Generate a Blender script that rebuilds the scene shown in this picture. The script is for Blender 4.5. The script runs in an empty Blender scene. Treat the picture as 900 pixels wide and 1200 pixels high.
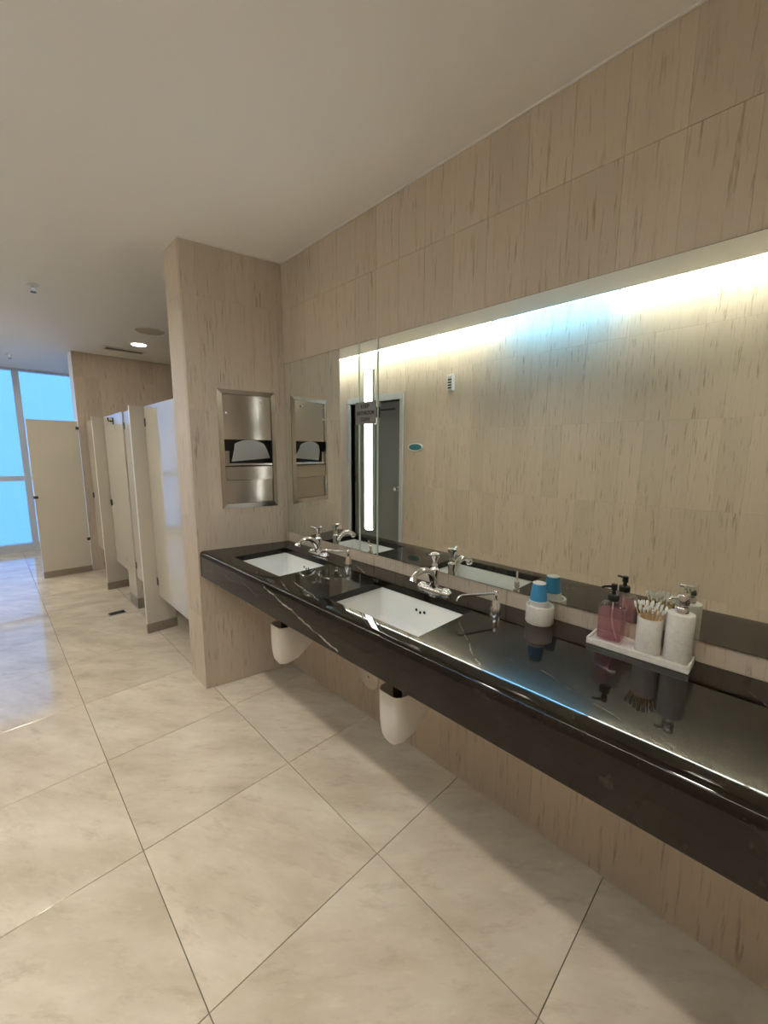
import bpy, bmesh, math, random
from mathutils import Vector, Matrix
random.seed(7)
SC = bpy.context.scene
C = SC.collection

# ------------------------------------------------------------------ camera
F_PX, PITCH, YAW, ROLL = 473.08, .1488, .7793, .0052
CAM_H = 1.462
cd = bpy.data.cameras.new('camera'); cam = bpy.data.objects.new('camera', cd); C.objects.link(cam)
cd.sensor_fit = 'HORIZONTAL'; cd.sensor_width = 36.0; cd.lens = 36.0 * F_PX / 900.0
cd.clip_start = .02; cd.clip_end = 200
fw = Vector((math.sin(YAW)*math.cos(PITCH), math.cos(YAW)*math.cos(PITCH), -math.sin(PITCH)))
r0 = Vector((math.cos(YAW), -math.sin(YAW), 0)); u0 = r0.cross(fw)
rt = r0*math.cos(ROLL) + u0*math.sin(ROLL); up = rt.cross(fw)
m3 = Matrix((rt, up, -fw)).transposed()
cam.matrix_world = Matrix.Translation((0, 0, CAM_H)) @ m3.to_4x4()
SC.camera = cam

# ------------------------------------------------------------------ world (hazy blue sky over sea, seen through the window)
w = bpy.data.worlds.new('sky'); SC.world = w; w.use_nodes = True
nt = w.node_tree; nt.nodes.clear()
out = nt.nodes.new('ShaderNodeOutputWorld'); bg = nt.nodes.new('ShaderNodeBackground')
tc = nt.nodes.new('ShaderNodeTexCoord'); sp = nt.nodes.new('ShaderNodeSeparateXYZ')
mr = nt.nodes.new('ShaderNodeMapRange'); rp = nt.nodes.new('ShaderNodeValToRGB')
nt.links.new(tc.outputs['Generated'], sp.inputs[0]); nt.links.new(sp.outputs['Z'], mr.inputs[0])
mr.inputs[1].default_value = -1; mr.inputs[2].default_value = 1
nt.links.new(mr.outputs[0], rp.inputs[0])
rp.color_ramp.elements[0].color = (.16, .47, 1.05, 1); rp.color_ramp.elements[0].position = .35
rp.color_ramp.elements[1].color = (.19, .57, 1.4, 1); rp.color_ramp.elements[1].position = .62
nt.links.new(rp.outputs[0], bg.inputs[0]); bg.inputs[1].default_value = 1.0
nt.links.new(bg.outputs[0], out.inputs[0])

# ------------------------------------------------------------------ exposure and lamp strengths
SC.view_settings.view_transform = 'Standard'; SC.view_settings.look = 'None'
SC.view_settings.gamma = 1.0; SC.view_settings.use_curve_mapping = False
SC.view_settings.exposure = 0.5
TUBE_POWER = 30.0
MIRROR_LIGHT_POWER = 13.0
DOWNLIGHT_POWER = 50.0
FILL_LIGHT_POWER = 178.0  # added out-of-view lamps that lift floor and ceiling brightness

# ------------------------------------------------------------------ main measures (metres)
WX = 1.392          # mirror wall
OX = -.69           # opposite wall
CZ = 2.576          # ceiling
ZC = .875           # counter top
YB = -1.6           # wall behind the camera
YW = 7.78           # window wall
SX = 2.45           # back wall of the stalls
PA = Vector((.846, 2.412, 0)); PB = Vector((1.392, 2.305, 0))   # angled dividing wall, front face
PD = (PB-PA).normalized(); PN = Vector((PD.y, -PD.x, 0)); PL = (PB-PA).length
TZ = [0.0, .465, 1.075, 1.69, 2.30, CZ]     # wall tile courses
TW = .1475                                   # wall tile width

# ------------------------------------------------------------------ node helpers
class NT:
    def __init__(s, name):
        s.m = bpy.data.materials.new(name); s.m.use_nodes = True; s.t = s.m.node_tree
        s.b = s.t.nodes['Principled BSDF']
    def n(s, ty, **kw):
        o = s.t.nodes.new(ty)
        for k, v in kw.items(): setattr(o, k, v)
        return o
    def l(s, a, b): s.t.links.new(a, b)
    def math(s, op, a, b=None, c=None):
        o = s.n('ShaderNodeMath', operation=op)
        for i, v in enumerate((a, b, c)):
            if v is None: continue
            if isinstance(v, (int, float)): o.inputs[i].default_value = v
            else: s.l(v, o.inputs[i])
        return o.outputs[0]
    def vmath(s, op, a, b=None):
        o = s.n('ShaderNodeVectorMath', operation=op)
        for i, v in enumerate((a, b)):
            if v is None: continue
            if isinstance(v, (tuple, list)): o.inputs[i].default_value = v
            else: s.l(v, o.inputs[i])
        return o.outputs[0]
    def pos(s): return s.n('ShaderNodeNewGeometry').outputs['Position']
    def noise(s, vec, scale, detail=3, rough=.55):
        o = s.n('ShaderNodeTexNoise'); s.l(vec, o.inputs['Vector'])
        o.inputs['Scale'].default_value = scale; o.inputs['Detail'].default_value = detail; o.inputs['Roughness'].default_value = rough
        return o.outputs['Fac']
    def ramp(s, fac, stops):
        o = s.n('ShaderNodeValToRGB'); s.l(fac, o.inputs[0]); e = o.color_ramp.elements
        while len(e) < len(stops): e.new(.5)
        for k, (p, c) in enumerate(stops):
            e[k].position = p; e[k].color = (c, c, c, 1) if isinstance(c, (int, float)) else (*c, 1)
        return o.outputs[0]
    def mix(s, fac, a, b, mode='MIX'):
        o = s.n('ShaderNodeMix', data_type='RGBA', blend_type=mode)
        if isinstance(fac, (int, float)): o.inputs[0].default_value = fac
        else: s.l(fac, o.inputs[0])
        for i, v in ((6, a), (7, b)):
            if isinstance(v, tuple): o.inputs[i].default_value = (*v, 1)
            else: s.l(v, o.inputs[i])
        return o.outputs[2]
    def bump(s, h, strength, dist):
        o = s.n('ShaderNodeBump'); s.l(h, o.inputs['Height']); o.inputs['Strength'].default_value = strength
        o.inputs['Distance'].default_value = dist; s.l(o.outputs[0], s.b.inputs['Normal'])
    def set(s, **kw):
        for k, v in kw.items():
            i = s.b.inputs[k]
            if isinstance(v, (int, float, tuple)): i.default_value = v
            else: s.l(v, i)
        return s
def simple(name, col, rough=.5, metal=0.0, **kw):
    m = NT(name); m.set(**{'Base Color': (*col, 1), 'Roughness': rough, 'Metallic': metal}); m.set(**kw)
    # a trace of procedural unevenness in the gloss
    nz = m.noise(m.pos(), 35, 2)
    m.set(Roughness=m.math('MULTIPLY_ADD', nz, rough*.3, rough*.85))
    return m.m
def emitter(name, col, strength):
    m = NT(name); m.set(**{'Base Color': (.8, .8, .8, 1), 'Emission Color': (*col, 1), 'Emission Strength': strength}); return m.m

M = {}
# beige vertical-grain stone tile
t = NT('beige_grain_tile')
oi = t.n('ShaderNodeObjectInfo').outputs['Random']
cmb = t.n('ShaderNodeCombineXYZ'); t.l(t.math('MULTIPLY', oi, 37.0), cmb.inputs[0]); t.l(t.math('MULTIPLY', oi, 91.0), cmb.inputs[2])
pv = t.vmath('ADD', t.pos(), cmb.outputs[0])
st = t.noise(t.vmath('MULTIPLY', pv, (85, 85, 6.5)), 1.0, 4, .6)
st2 = t.noise(t.vmath('MULTIPLY', pv, (170, 170, 14)), 1.0, 3, .6)
gate = t.noise(t.vmath('MULTIPLY', pv, (7, 7, 3.5)), 1.0, 2)
streak = t.math('MULTIPLY', t.ramp(st, [(.56, 0.0), (.68, 1.0)]), t.ramp(gate, [(.38, .25), (.62, 1.0)]))
base = t.mix(t.noise(t.vmath('MULTIPLY', pv, (14, 14, 1.6)), 1.0, 3), (.52, .435, .345), (.60, .51, .41))
base = t.mix(t.math('MULTIPLY', streak, .85), base, (.30, .22, .15))
base = t.mix(t.math('MULTIPLY', t.ramp(st2, [(.60, 0.0), (.75, 1.0)]), .45), base, (.42, .33, .25))
hs = t.n('ShaderNodeHueSaturation'); t.l(base, hs.inputs['Color']); t.l(t.math('MULTIPLY_ADD', oi, .10, .95), hs.inputs['Value'])
t.set(**{'Base Color': hs.outputs[0], 'Roughness': .48}); t.bump(t.math('ADD', st, st2), .12, .004)
M['tile'] = t.m
M['grout'] = simple('beige_grout', (.50, .42, .34), .8)
# cream polished marble floor
t = NT('cream_marble_floor')
oi = t.n('ShaderNodeObjectInfo').outputs['Random']
cmb = t.n('ShaderNodeCombineXYZ'); t.l(t.math('MULTIPLY', oi, 53.0), cmb.inputs[0]); t.l(t.math('MULTIPLY', oi, 17.0), cmb.inputs[1])
rot = t.n('ShaderNodeVectorRotate', rotation_type='Z_AXIS'); t.l(t.vmath('ADD', t.pos(), cmb.outputs[0]), rot.inputs['Vector'])
t.l(t.math('MULTIPLY_ADD', oi, .8, .35), rot.inputs['Angle'])
pv = rot.outputs[0]
cl = t.noise(t.vmath('MULTIPLY', pv, (2.2, 5.0, 1)), 1.0, 5, .6)
vn = t.noise(t.vmath('MULTIPLY', pv, (6, 17, 1)), 1.0, 7, .72)
base = t.mix(t.ramp(cl, [(.32, 0.0), (.70, 1.0)]), (.50, .42, .325), (.70, .62, .515))
base = t.mix(t.math('MULTIPLY', t.ramp(vn, [(.53, 0.0), (.72, 1.0)]), .6), base, (.39, .315, .235))
base = t.mix(t.math('MULTIPLY', t.ramp(vn, [(.30, 1.0), (.42, 0.0)]), .4), base, (.76, .69, .59))
hs = t.n('ShaderNodeHueSaturation'); t.l(base, hs.inputs['Color']); t.l(t.math('MULTIPLY_ADD', oi, .08, .95), hs.inputs['Value'])
t.set(**{'Base Color': hs.outputs[0], 'IOR': 1.62}); t.set(Roughness=t.math('MULTIPLY_ADD', vn, .08, .05)); t.bump(cl, .03, .004)
M['floor'] = t.m
M['floor_grout'] = simple('dark_floor_joint', (.17, .13, .09), .8)
M['ceiling'] = simple('ceiling_paint', (.93, .905, .86), .75)
M['trimwhite'] = simple('white_trim_paint', (.82, .80, .76), .5)

# dark marble counter with white veins
def marble_counter():
    t = NT('dark_veined_marble'); P = t.pos()
    warp = t.n('ShaderNodeTexNoise'); t.l(P, warp.inputs['Vector']); warp.inputs['Scale'].default_value = 14; warp.inputs['Detail'].default_value = 4
    wv = t.vmath('MULTIPLY', t.vmath('SUBTRACT', warp.outputs['Color'], (.5, .5, .5)), (.03, .03, .03))
    Pw = t.vmath('ADD', P, wv)
    n1 = t.noise(P, 4.5, 5, .6); n2 = t.noise(P, 22, 4, .65)
    base = t.mix(t.ramp(n1, [(.35, 0.0), (.7, 1.0)]), (.006, .004, .0022), (.018, .0125, .008))
    base = t.mix(t.math('MULTIPLY', t.ramp(n2, [(.62, 0.0), (.78, 1.0)]), .35), base, (.075, .065, .055))
    tot = None
    def vein(a, b, wd, amp):
        nonlocal tot
        a, b = Vector(a), Vector(b); d = b-a; L = d.length; d.normalize()
        rel = t.vmath('SUBTRACT', Pw, tuple(a))
        dp = t.n('ShaderNodeVectorMath', operation='DOT_PRODUCT'); t.l(rel, dp.inputs[0]); dp.inputs[1].default_value = d
        tt = t.math('MINIMUM', t.math('MAXIMUM', dp.outputs['Value'], 0.0), L)
        sc = t.n('ShaderNodeVectorMath', operation='SCALE'); sc.inputs[0].default_value = d; t.l(tt, sc.inputs['Scale'])
        ds = t.n('ShaderNodeVectorMath', operation='DISTANCE'); t.l(rel, ds.inputs[0]); t.l(sc.outputs[0], ds.inputs[1])
        v = t.math('MULTIPLY', t.math('SUBTRACT', 1.0, t.math('MINIMUM', t.math('DIVIDE', ds.outputs['Value'], wd), 1.0)), amp)
        tot = v if tot is None else t.math('MAXIMUM', tot, v)
    for a, b, wd, amp in [((.90, 1.80, ZC), (.853, 1.62, .85), .004, .5), ((.853, 1.64, .85), (.853, 1.36, .79), .0055, 1.0), ((.853, 1.36, .79), (.853, 1.10, .735), .005, .95),
                          ((.96, 1.60, ZC), (.895, 1.27, ZC), .0035, .6), ((1.33, 1.56, ZC), (1.225, 1.30, ZC), .004, .8),
                          ((1.13, .77, ZC), (.93, .56, ZC), .0035, .5), ((.853, 1.85, .82), (.853, 1.62, .76), .003, .3),
                          ((.853, 2.30, .83), (.853, 1.98, .80), .003, .3), ((1.22, 1.62, ZC), (1.10, 1.42, ZC), .003, .3),
                          ((1.38, 2.22, ZC), (1.18, 2.24, ZC), .003, .25), ((1.05, .50, ZC), (.94, .18, ZC), .003, .25), ((1.30, .02, ZC), (1.02, -.2, ZC), .003, .3)]:
        vein(a, b, wd, amp)
    brk = t.ramp(t.noise(P, 30, 3), [(.32, .35), (.55, 1.0)])
    base = t.mix(t.math('MULTIPLY', tot, brk), base, (.50, .46, .41))
    sm = t.noise(P, 9, 5, .7); spk = t.noise(P, 60, 3, .6)
    t.set(**{'Base Color': base, 'Specular IOR Level': .36}); t.set(Roughness=t.math('ADD', t.ramp(sm, [(.35, .025), (.75, .07)]), t.math('MULTIPLY', t.ramp(spk, [(.66, 0.0), (.78, 1.0)]), .04)))
    t.bump(t.math('ADD', t.noise(P, 5, 1), t.math('MULTIPLY', n2, .008)), .06, .008)
    return t.m
M['counter'] = marble_counter()
M['porcelain'] = simple('white_porcelain', (.80, .80, .78), .12)
M['chrome'] = simple('polished_chrome', (.78, .78, .78), .06, 1.0)
M['darkhole'] = simple('black_void', (.01, .01, .01), .6)
M['mirror'] = (lambda t: (t.set(**{'Base Color': (.86, .89, .84, 1), 'Metallic': 1.0, 'Roughness': 0.0}), t.m)[1])(NT('silvered_mirror'))
M['glassedge'] = simple('polished_glass_edge', (.62, .74, .66), .15)
M['mirrorback'] = simple('mirror_backing', (.03, .03, .028), .6)
M['opal'] = emitter('lit_opal_glass', (1.0, .98, .92), MIRROR_LIGHT_POWER)
M['tube_white'] = emitter('fluorescent_warm_white', (.94, 1.0, .91), TUBE_POWER)
M['tube_blue'] = emitter('fluorescent_cool_blue', (.20, .56, 1.0), TUBE_POWER)
M['fill_light'] = emitter('added_fill_lamp', (1.0, .93, .82), FILL_LIGHT_POWER)
M['downlight'] = emitter('lit_downlight_lens', (1.0, .90, .74), DOWNLIGHT_POWER)
# brushed stainless
t = NT('brushed_stainless'); P = t.pos()
br = t.noise(t.vmath('MULTIPLY', P, (500, 500, 4)), 1.0, 2)
t.set(**{'Base Color': (.50, .48, .445, 1), 'Metallic': 1.0}); t.set(Roughness=t.math('MULTIPLY_ADD', br, .14, .14)); M['steel'] = t.m
t = NT('satin_stainless_shoe'); P = t.pos()
br = t.noise(t.vmath('MULTIPLY', P, (4, 4, 400)), 1.0, 2)
t.set(**{'Base Color': (.36, .31, .26, 1), 'Metallic': .7}); t.set(Roughness=t.math('MULTIPLY_ADD', br, .15, .33)); M['shoe'] = t.m
M['stall'] = simple('beige_stall_laminate', (.62, .565, .48), .13)
M['stalledge'] = simple('pale_stall_edge', (.82, .80, .76), .4)
M['blackmetal'] = simple('dark_metal', (.05, .048, .045), .4, .6)
M['plasticwhite'] = simple('white_plastic', (.78, .77, .73), .35)
M['trapcover'] = simple('white_vinyl_cover', (.80, .765, .72), .35)
M['paper'] = simple('white_paper', (.78, .77, .75), .8)
M['shadedpaper'] = simple('backlit_grey_paper', (.20, .19, .185), .45)  # notice paper; its backlit shade is put into the grey
M['ink'] = simple('black_print', (.03, .03, .03), .6)
M['frame'] = simple('grey_painted_steel', (.50, .53, .54), .35)
M['door'] = simple('dark_grey_door_paint', (.20, .205, .20), .30)
M['alu'] = simple('white_aluminium_frame', (.62, .64, .68), .35)
M['teal'] = simple('teal_sign_plastic', (.03, .20, .25), .35)
M['blackplastic'] = simple('black_plastic', (.012, .012, .012), .3)
M['bluecup'] = simple('blue_cup_paper', (.045, .27, .52), .55)
M['cotton'] = simple('white_cotton', (.85, .83, .79), .9)
M['wood'] = simple('pale_swab_wood', (.68, .44, .20), .6)
t = NT('white_marble_accessory'); P = t.pos()
wn = t.noise(P, 26, 5, .6); v1 = t.math('ABSOLUTE', t.math('SUBTRACT', wn, .5))
t.set(**{'Base Color': t.mix(t.math('MULTIPLY', t.ramp(v1, [(0.0, 1.0), (.045, 0.0)]), .35), (.80, .765, .72), (.58, .55, .51)), 'Roughness': .35, 'Subsurface Weight': .08, 'Subsurface Radius': (.01, .008, .006)})
M['wmarble'] = t.m
def glassy(name, col, rough=0.0, ior=1.45, alpha=0.0):
    m = NT(name); m.set(**{'Base Color': (*col, 1), 'Roughness': rough, 'IOR': ior, 'Transmission Weight': 1.0}); return m.m


M['strawtube'] = simple('milky_plastic_tube', (.82, .62, .62), .4)
# window pane: thin clear glass (transparent with a fresnel sheen)
t = NT('window_glass'); t.t.nodes.remove(t.b); o = t.t.nodes['Material Output']
tr = t.n('ShaderNodeBsdfTransparent'); tr.inputs[0].default_value = (.97, .985, 1, 1); gl = t.n('ShaderNodeBsdfGlossy'); gl.inputs['Roughness'].default_value = .02
fr = t.n('ShaderNodeFresnel'); fr.inputs[0].default_value = 1.45; mx = t.n('ShaderNodeMixShader')
t.l(fr.outputs[0], mx.inputs[0]); t.l(tr.outputs[0], mx.inputs[1]); t.l(gl.outputs[0], mx.inputs[2]); t.l(mx.outputs[0], o.inputs[0])
M['pane'] = t.m

def thin(name, tint):
    t = NT(name); t.t.nodes.remove(t.b); o = t.t.nodes['Material Output']
    tr = t.n('ShaderNodeBsdfTransparent'); tr.inputs[0].default_value = (*tint, 1); gl = t.n('ShaderNodeBsdfGlossy'); gl.inputs['Roughness'].default_value = .03
    fr = t.n('ShaderNodeFresnel'); fr.inputs[0].default_value = 1.65; mx = t.n('ShaderNodeMixShader')
    bf = t.n('ShaderNodeNewGeometry').outputs['Backfacing']
    t.l(t.math('MULTIPLY', fr.outputs[0], t.math('SUBTRACT', 1.0, bf)), mx.inputs[0]); t.l(tr.outputs[0], mx.inputs[1]); t.l(gl.outputs[0], mx.inputs[2]); t.l(mx.outputs[0], o.inputs[0]); return t.m
M['bottle'] = thin('clear_bottle_glass', (.97, .955, .96))
t = NT('pink_liquid_soap'); t.t.nodes.remove(t.b); o = t.t.nodes['Material Output']
tr = t.n('ShaderNodeBsdfTransparent'); tr.inputs[0].default_value = (.97, .75, .78, 1); df = t.n('ShaderNodeBsdfTranslucent'); df.inputs[0].default_value = (.95, .58, .63, 1)
d2 = t.n('ShaderNodeBsdfDiffuse'); d2.inputs[0].default_value = (.90, .52, .57, 1); m1 = t.n('ShaderNodeMixShader'); m2 = t.n('ShaderNodeMixShader'); m1.inputs[0].default_value = .5; m2.inputs[0].default_value = .24
t.l(df.outputs[0], m1.inputs[1]); t.l(d2.outputs[0], m1.inputs[2]); t.l(tr.outputs[0], m2.inputs[1]); t.l(m1.outputs[0], m2.inputs[2]); t.l(m2.outputs[0], o.inputs[0]); M['pink'] = t.m

# ------------------------------------------------------------------ mesh helpers
def box(bm, x0, x1, y0, y1, z0, z1, bev=0.0, seg=2):
    r = bmesh.ops.create_cube(bm, size=1.0); vs = r['verts']
    for v in vs:
        v.co = Vector(((x0+x1)/2 + v.co.x*(x1-x0), (y0+y1)/2 + v.co.y*(y1-y0), (z0+z1)/2 + v.co.z*(z1-z0)))
    if bev > 0:
        es = list({e for v in vs for e in v.link_edges})
        bmesh.ops.bevel(bm, geom=es, offset=bev, segments=seg, profile=.5, affect='EDGES')
    return vs
def prism(bm, pts, z0, z1):
    a = [bm.verts.new((p[0], p[1], z0)) for p in pts]; b = [bm.verts.new((p[0], p[1], z1)) for p in pts]
    n = len(pts); bm.faces.new(a[::-1]); bm.faces.new(b)
    for i in range(n): bm.faces.new((a[i], a[(i+1) % n], b[(i+1) % n], b[i]))
def poly_extrude(bm, pts, vec):
    a = [bm.verts.new(p) for p in pts]; b = [bm.verts.new(Vector(p)+Vector(vec)) for p in pts]
    n = len(pts); bm.faces.new(a[::-1]); bm.faces.new(b)
    for i in range(n): bm.faces.new((a[i], a[(i+1) % n], b[(i+1) % n], b[i]))
def lathe(bm, prof, seg=28, c=(0, 0, 0), mat=None):
    c = Vector(c); rings = []
    for r, z in prof:
        if r < 1e-6: rings.append([bm.verts.new(c+Vector((0, 0, z)))])
        else: rings.append([bm.verts.new(c+Vector((r*math.cos(2*math.pi*i/seg), r*math.sin(2*math.pi*i/seg), z))) for i in range(seg)])
    for a, b in zip(rings, rings[1:]):
        for i in range(seg):
            j = (i+1) % seg
            if len(a) == 1 and len(b) == 1: continue
            if len(a) == 1: bm.faces.new((a[0], b[j], b[i]))
            elif len(b) == 1: bm.faces.new((a[i], a[j], b[0]))
            else: bm.faces.new((a[i], a[j], b[j], b[i]))
def tube(bm, pts, rad, seg=14, flat=1.0):
    pts = [Vector(p) for p in pts]; n = len(pts)
    if isinstance(rad, (int, float)): rad = [rad]*n
    prev = None; rings = []
    for i, p in enumerate(pts):
        tg = (pts[min(i+1, n-1)] - pts[max(i-1, 0)]).normalized()
        if prev is None:
            a = Vector((0, 0, 1)) if abs(tg.z) < .9 else Vector((0, 1, 0))
            nx = tg.cross(a).normalized()
        else: nx = (prev - tg*prev.dot(tg)).normalized()
        prev = nx; ny = tg.cross(nx)
        rings.append([bm.verts.new(p + nx*rad[i]*math.cos(2*math.pi*k/seg) + ny*rad[i]*flat*math.sin(2*math.pi*k/seg)) for k in range(seg)])
    for a, b in zip(rings, rings[1:]):
        for k in range(seg): bm.faces.new((a[k], a[(k+1) % seg], b[(k+1) % seg], b[k]))
    bm.faces.new(rings[0][::-1]); bm.faces.new(rings[-1])
def smooth_path(pts, n=6):
    pts = [Vector(p) for p in pts]; P = [pts[0]*2-pts[1]] + pts + [pts[-1]*2-pts[-2]]; o = []
    for i in range(1, len(P)-2):
        for k in range(n):
            t = k/n; a, b, c, d = P[i-1], P[i], P[i+1], P[i+2]
            o.append(.5*((2*b)+(c-a)*t+(2*a-5*b+4*c-d)*t*t+(3*b-a-3*c+d)*t**3))
    o.append(pts[-1]); return o
def mesh(bm, name, mat, smooth=None):
    bmesh.ops.recalc_face_normals(bm, faces=bm.faces)
    me = bpy.data.meshes.new(name); 
    if smooth is not None:
        for f in bm.faces: f.smooth = True
        for e in bm.edges:
            if len(e.link_faces) == 2 and e.calc_face_angle(0) > math.radians(smooth): e.smooth = False
    bm.to_mesh(me); bm.free(); me.materials.append(mat); return me
def obj(name, bm, mat, parent=None, smooth=None):
    me = bm if isinstance(bm, bpy.types.Mesh) else mesh(bm, name, M[mat] if isinstance(mat, str) else mat, smooth)
    o = bpy.data.objects.new(name, me); C.objects.link(o)
    if parent: o.parent = parent
    return o
def tag(o, label, cat, group=None, kind=None):
    o['label'] = label; o['category'] = cat
    if group: o['group'] = group
    if kind: o['kind'] = kind
    return o
def thing(name, label, cat, loc=(0, 0, 0), rz=0.0, group=None):
    o = bpy.data.objects.new(name, None); o.empty_display_size = .05; C.objects.link(o); o.location = loc; o.rotation_euler = (0, 0, rz)
    return tag(o, label, cat, group)
def struct(name, bm, mat, label, cat):
    return tag(obj(name, bm, mat), label, cat, kind='structure')
def B(*a, **k):
    bm = bmesh.new(); box(bm, *a, **k); return bm

# ------------------------------------------------------------------ tiled surfaces
_tilecache = {}
def tile_mesh(wd, ht, dp, mat, bev):
    key = (round(wd, 4), round(ht, 4), round(dp, 4), mat)
    if key not in _tilecache:
        bm = bmesh.new(); b = bev
        lo = [bm.verts.new(p) for p in ((0, 0, 0), (wd, 0, 0), (wd, 0, ht), (0, 0, ht))]
        md = [bm.verts.new(p) for p in ((0, -dp+b, 0), (wd, -dp+b, 0), (wd, -dp+b, ht), (0, -dp+b, ht))]
        hi = [bm.verts.new(p) for p in ((b, -dp, b), (wd-b, -dp, b), (wd-b, -dp, ht-b), (b, -dp, ht-b))]
        for a, c in ((lo, md), (md, hi)):
            for i in range(4): bm.faces.new((a[i], a[(i+1) % 4], c[(i+1) % 4], c[i]))
        bm.faces.new(hi); bm.faces.new(lo[::-1])
        _tilecache[key] = mesh(bm, 'wall_tile', M[mat])
    return _tilecache[key]
def rects_minus(r, holes):
    out = [r]
    for h in holes:
        nx = []
        for (a, b, c, d) in out:
            A, Bq, Cq, D = max(a, h[0]), min(b, h[1]), max(c, h[2]), min(d, h[3])
            if A >= Bq or Cq >= D: nx.append((a, b, c, d)); continue
            if a < A: nx.append((a, A, c, d))
            if Bq < b: nx.append((Bq, b, c, d))
            if c < Cq: nx.append((A, Bq, c, Cq))
            if D < d: nx.append((A, Bq, D, d))
        out = nx
    return [q for q in out if q[1]-q[0] > .012 and q[3]-q[2] > .012]
TD = .002           # tile thickness standing on the backing
def tile_wall(parent, origin, du, length, first, holes=(), rows=TZ, gap=.0009):
    """tiles on a vertical face: origin = corner on the backing, du = horizontal direction; the face looks along du x up."""
    ang = math.atan2(du[1], du[0]); us = [0.0]; u = first
    while u < length-.004:
        if u > .004: us.append(u)
        u += TW
    us.append(length)
    for a, b in zip(us, us[1:]):
        for c, d in zip(rows, rows[1:]):
            for q in rects_minus((a, b, c, d), holes):
                jit = random.choice((0, .0002, .0004, .0006))
                o = obj('wall_tile', tile_mesh(q[1]-q[0]-gap, q[3]-q[2]-gap, TD, 'tile', .0004), None, parent)
                o.location = Vector(origin) + Vector((du[0], du[1], 0))*(q[0]+gap/2) + Vector((0, 0, q[2]+gap/2)) + Vector((-du[1], du[0], 0))*(jit)
                o.rotation_euler = (0, 0, ang)

# ------------------------------------------------------------------ floor
TF = .61; FX0, FY0 = .278, 1.535
fl = struct('floor', B(-.9, SX+.15, YB-.15, YW+.12, -.10, -.010), 'floor_grout', 'polished cream marble floor laid in large square tiles', 'floor')
fcache = {}
for i in range(-2, 4):
    for j in range(-6, 11):
        x0, x1 = max(FX0+i*TF, -.9), min(FX0+(i+1)*TF, SX+.15); y0, y1 = max(FY0+j*TF, YB-.15), min(FY0+(j+1)*TF, YW+.12)
        if x1-x0 < .03 or y1-y0 < .03: continue
        g = .0012; key = (round(x1-x0, 3), round(y1-y0, 3))
        if key not in fcache:
            bm = bmesh.new(); box(bm, g, x1-x0-g, g, y1-y0-g, -.012, 0.0)
            top = [e for e in bm.edges if all(v.co.z > -.001 for v in e.verts)]
            bmesh.ops.bevel(bm, geom=top, offset=.0008, segments=1, affect='EDGES')
            fcache[key] = mesh(bm, 'floor_tile', M['floor'])
        o = obj('floor_tile', fcache[key], None, fl); o.location = (x0, y0, 0)

# ------------------------------------------------------------------ ceiling with the light cove along the opposite wall
CV = .204
FILL_LAMPS = [(0.0, y) for y in (-1.0, .2, 1.4, 2.6)] + [(-.352, 5.3), (-.352, 6.6)]; LR = .10; LH = .125      # added unseen fill lamps over the aisle, radius and half cell
bm = bmesh.new()
xa, xb, ya, yb = OX+CV, SX+.15, YB-.1, YW+.1
def sheet(x0, x1, y0, y1): bm.faces.new([bm.verts.new(p) for p in ((x0, y0, CZ), (x0, y1, CZ), (x1, y1, CZ), (x1, y0, CZ))])
cur = ya
for lx, ly in FILL_LAMPS:
    sheet(xa, xb, cur, ly-LH); sheet(xa, lx-LH, ly-LH, ly+LH); sheet(lx+LH, xb, ly-LH, ly+LH); cur = ly+LH
    n = 32; ci, sq = [], []
    for k in range(n):
        a = 2*math.pi*k/n; c, q = math.cos(a), math.sin(a); f_ = LH/max(abs(c), abs(q))
        ci.append(bm.verts.new((lx+LR*c, ly+LR*q, CZ))); sq.append(bm.verts.new((lx+f_*c, ly+f_*q, CZ)))
    for k in range(n): bm.faces.new((ci[k], sq[k], sq[(k+1) % n], ci[(k+1) % n]))
sheet(xa, xb, cur, yb)
box(bm, xa, xa+.02, ya, yb, CZ+.0005, CZ+.2); box(bm, OX-.15, xb, ya, yb, CZ+.2, CZ+.22)
ceil = struct('ceiling', bm, 'ceiling', 'smooth off-white painted ceiling with a lighting cove slot', 'ceiling')

# ------------------------------------------------------------------ walls
wr = struct('wall_right', B(WX+TD, WX+.14, YB, 2.66, 0, CZ), 'grout', 'beige tiled wall carrying the long mirror and the counter', 'wall')
# right wall looks toward -x: du = (0,-1)
tile_wall(wr, (WX+TD, 2.305, 0), (0, -1), 2.305-YB, (2.305-.292) % TW, holes=[(-1, 9, .74, ZC+.002), (-1, 9, .939, 1.992)])
bm = bmesh.new()
DY0, DY1, DZ = 3.24, 4.12, 2.055      # door opening in the opposite wall
for a, b, c, d in ((YB, DY0, 0, CZ+.2), (DY1, YW, 0, CZ+.2), (DY0, DY1, DZ, CZ+.2)): box(bm, OX-.14, OX-TD, a, b, c, d)
wl = struct('wall_left', bm, 'grout', 'beige tiled wall with a doorway, seen in the mirror', 'wall')
TZL = TZ[:-1] + [CZ+.13]
tile_wall(wl, (OX-TD, YB, 0), (0, 1), 7.7-YB, (.07-YB) % TW, holes=[(DY0-YB, DY1-YB, -1, DZ)], rows=TZL)
wb = struct('wall_back', B(OX-.14, WX+.14, YB-.12, YB-TD, 0, CZ+.2), 'grout', 'beige tiled wall closing the room beyond the end of the counter', 'wall')
tile_wall(wb, (WX, YB-TD, 0), (-1, 0), WX-OX, .1)
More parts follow.
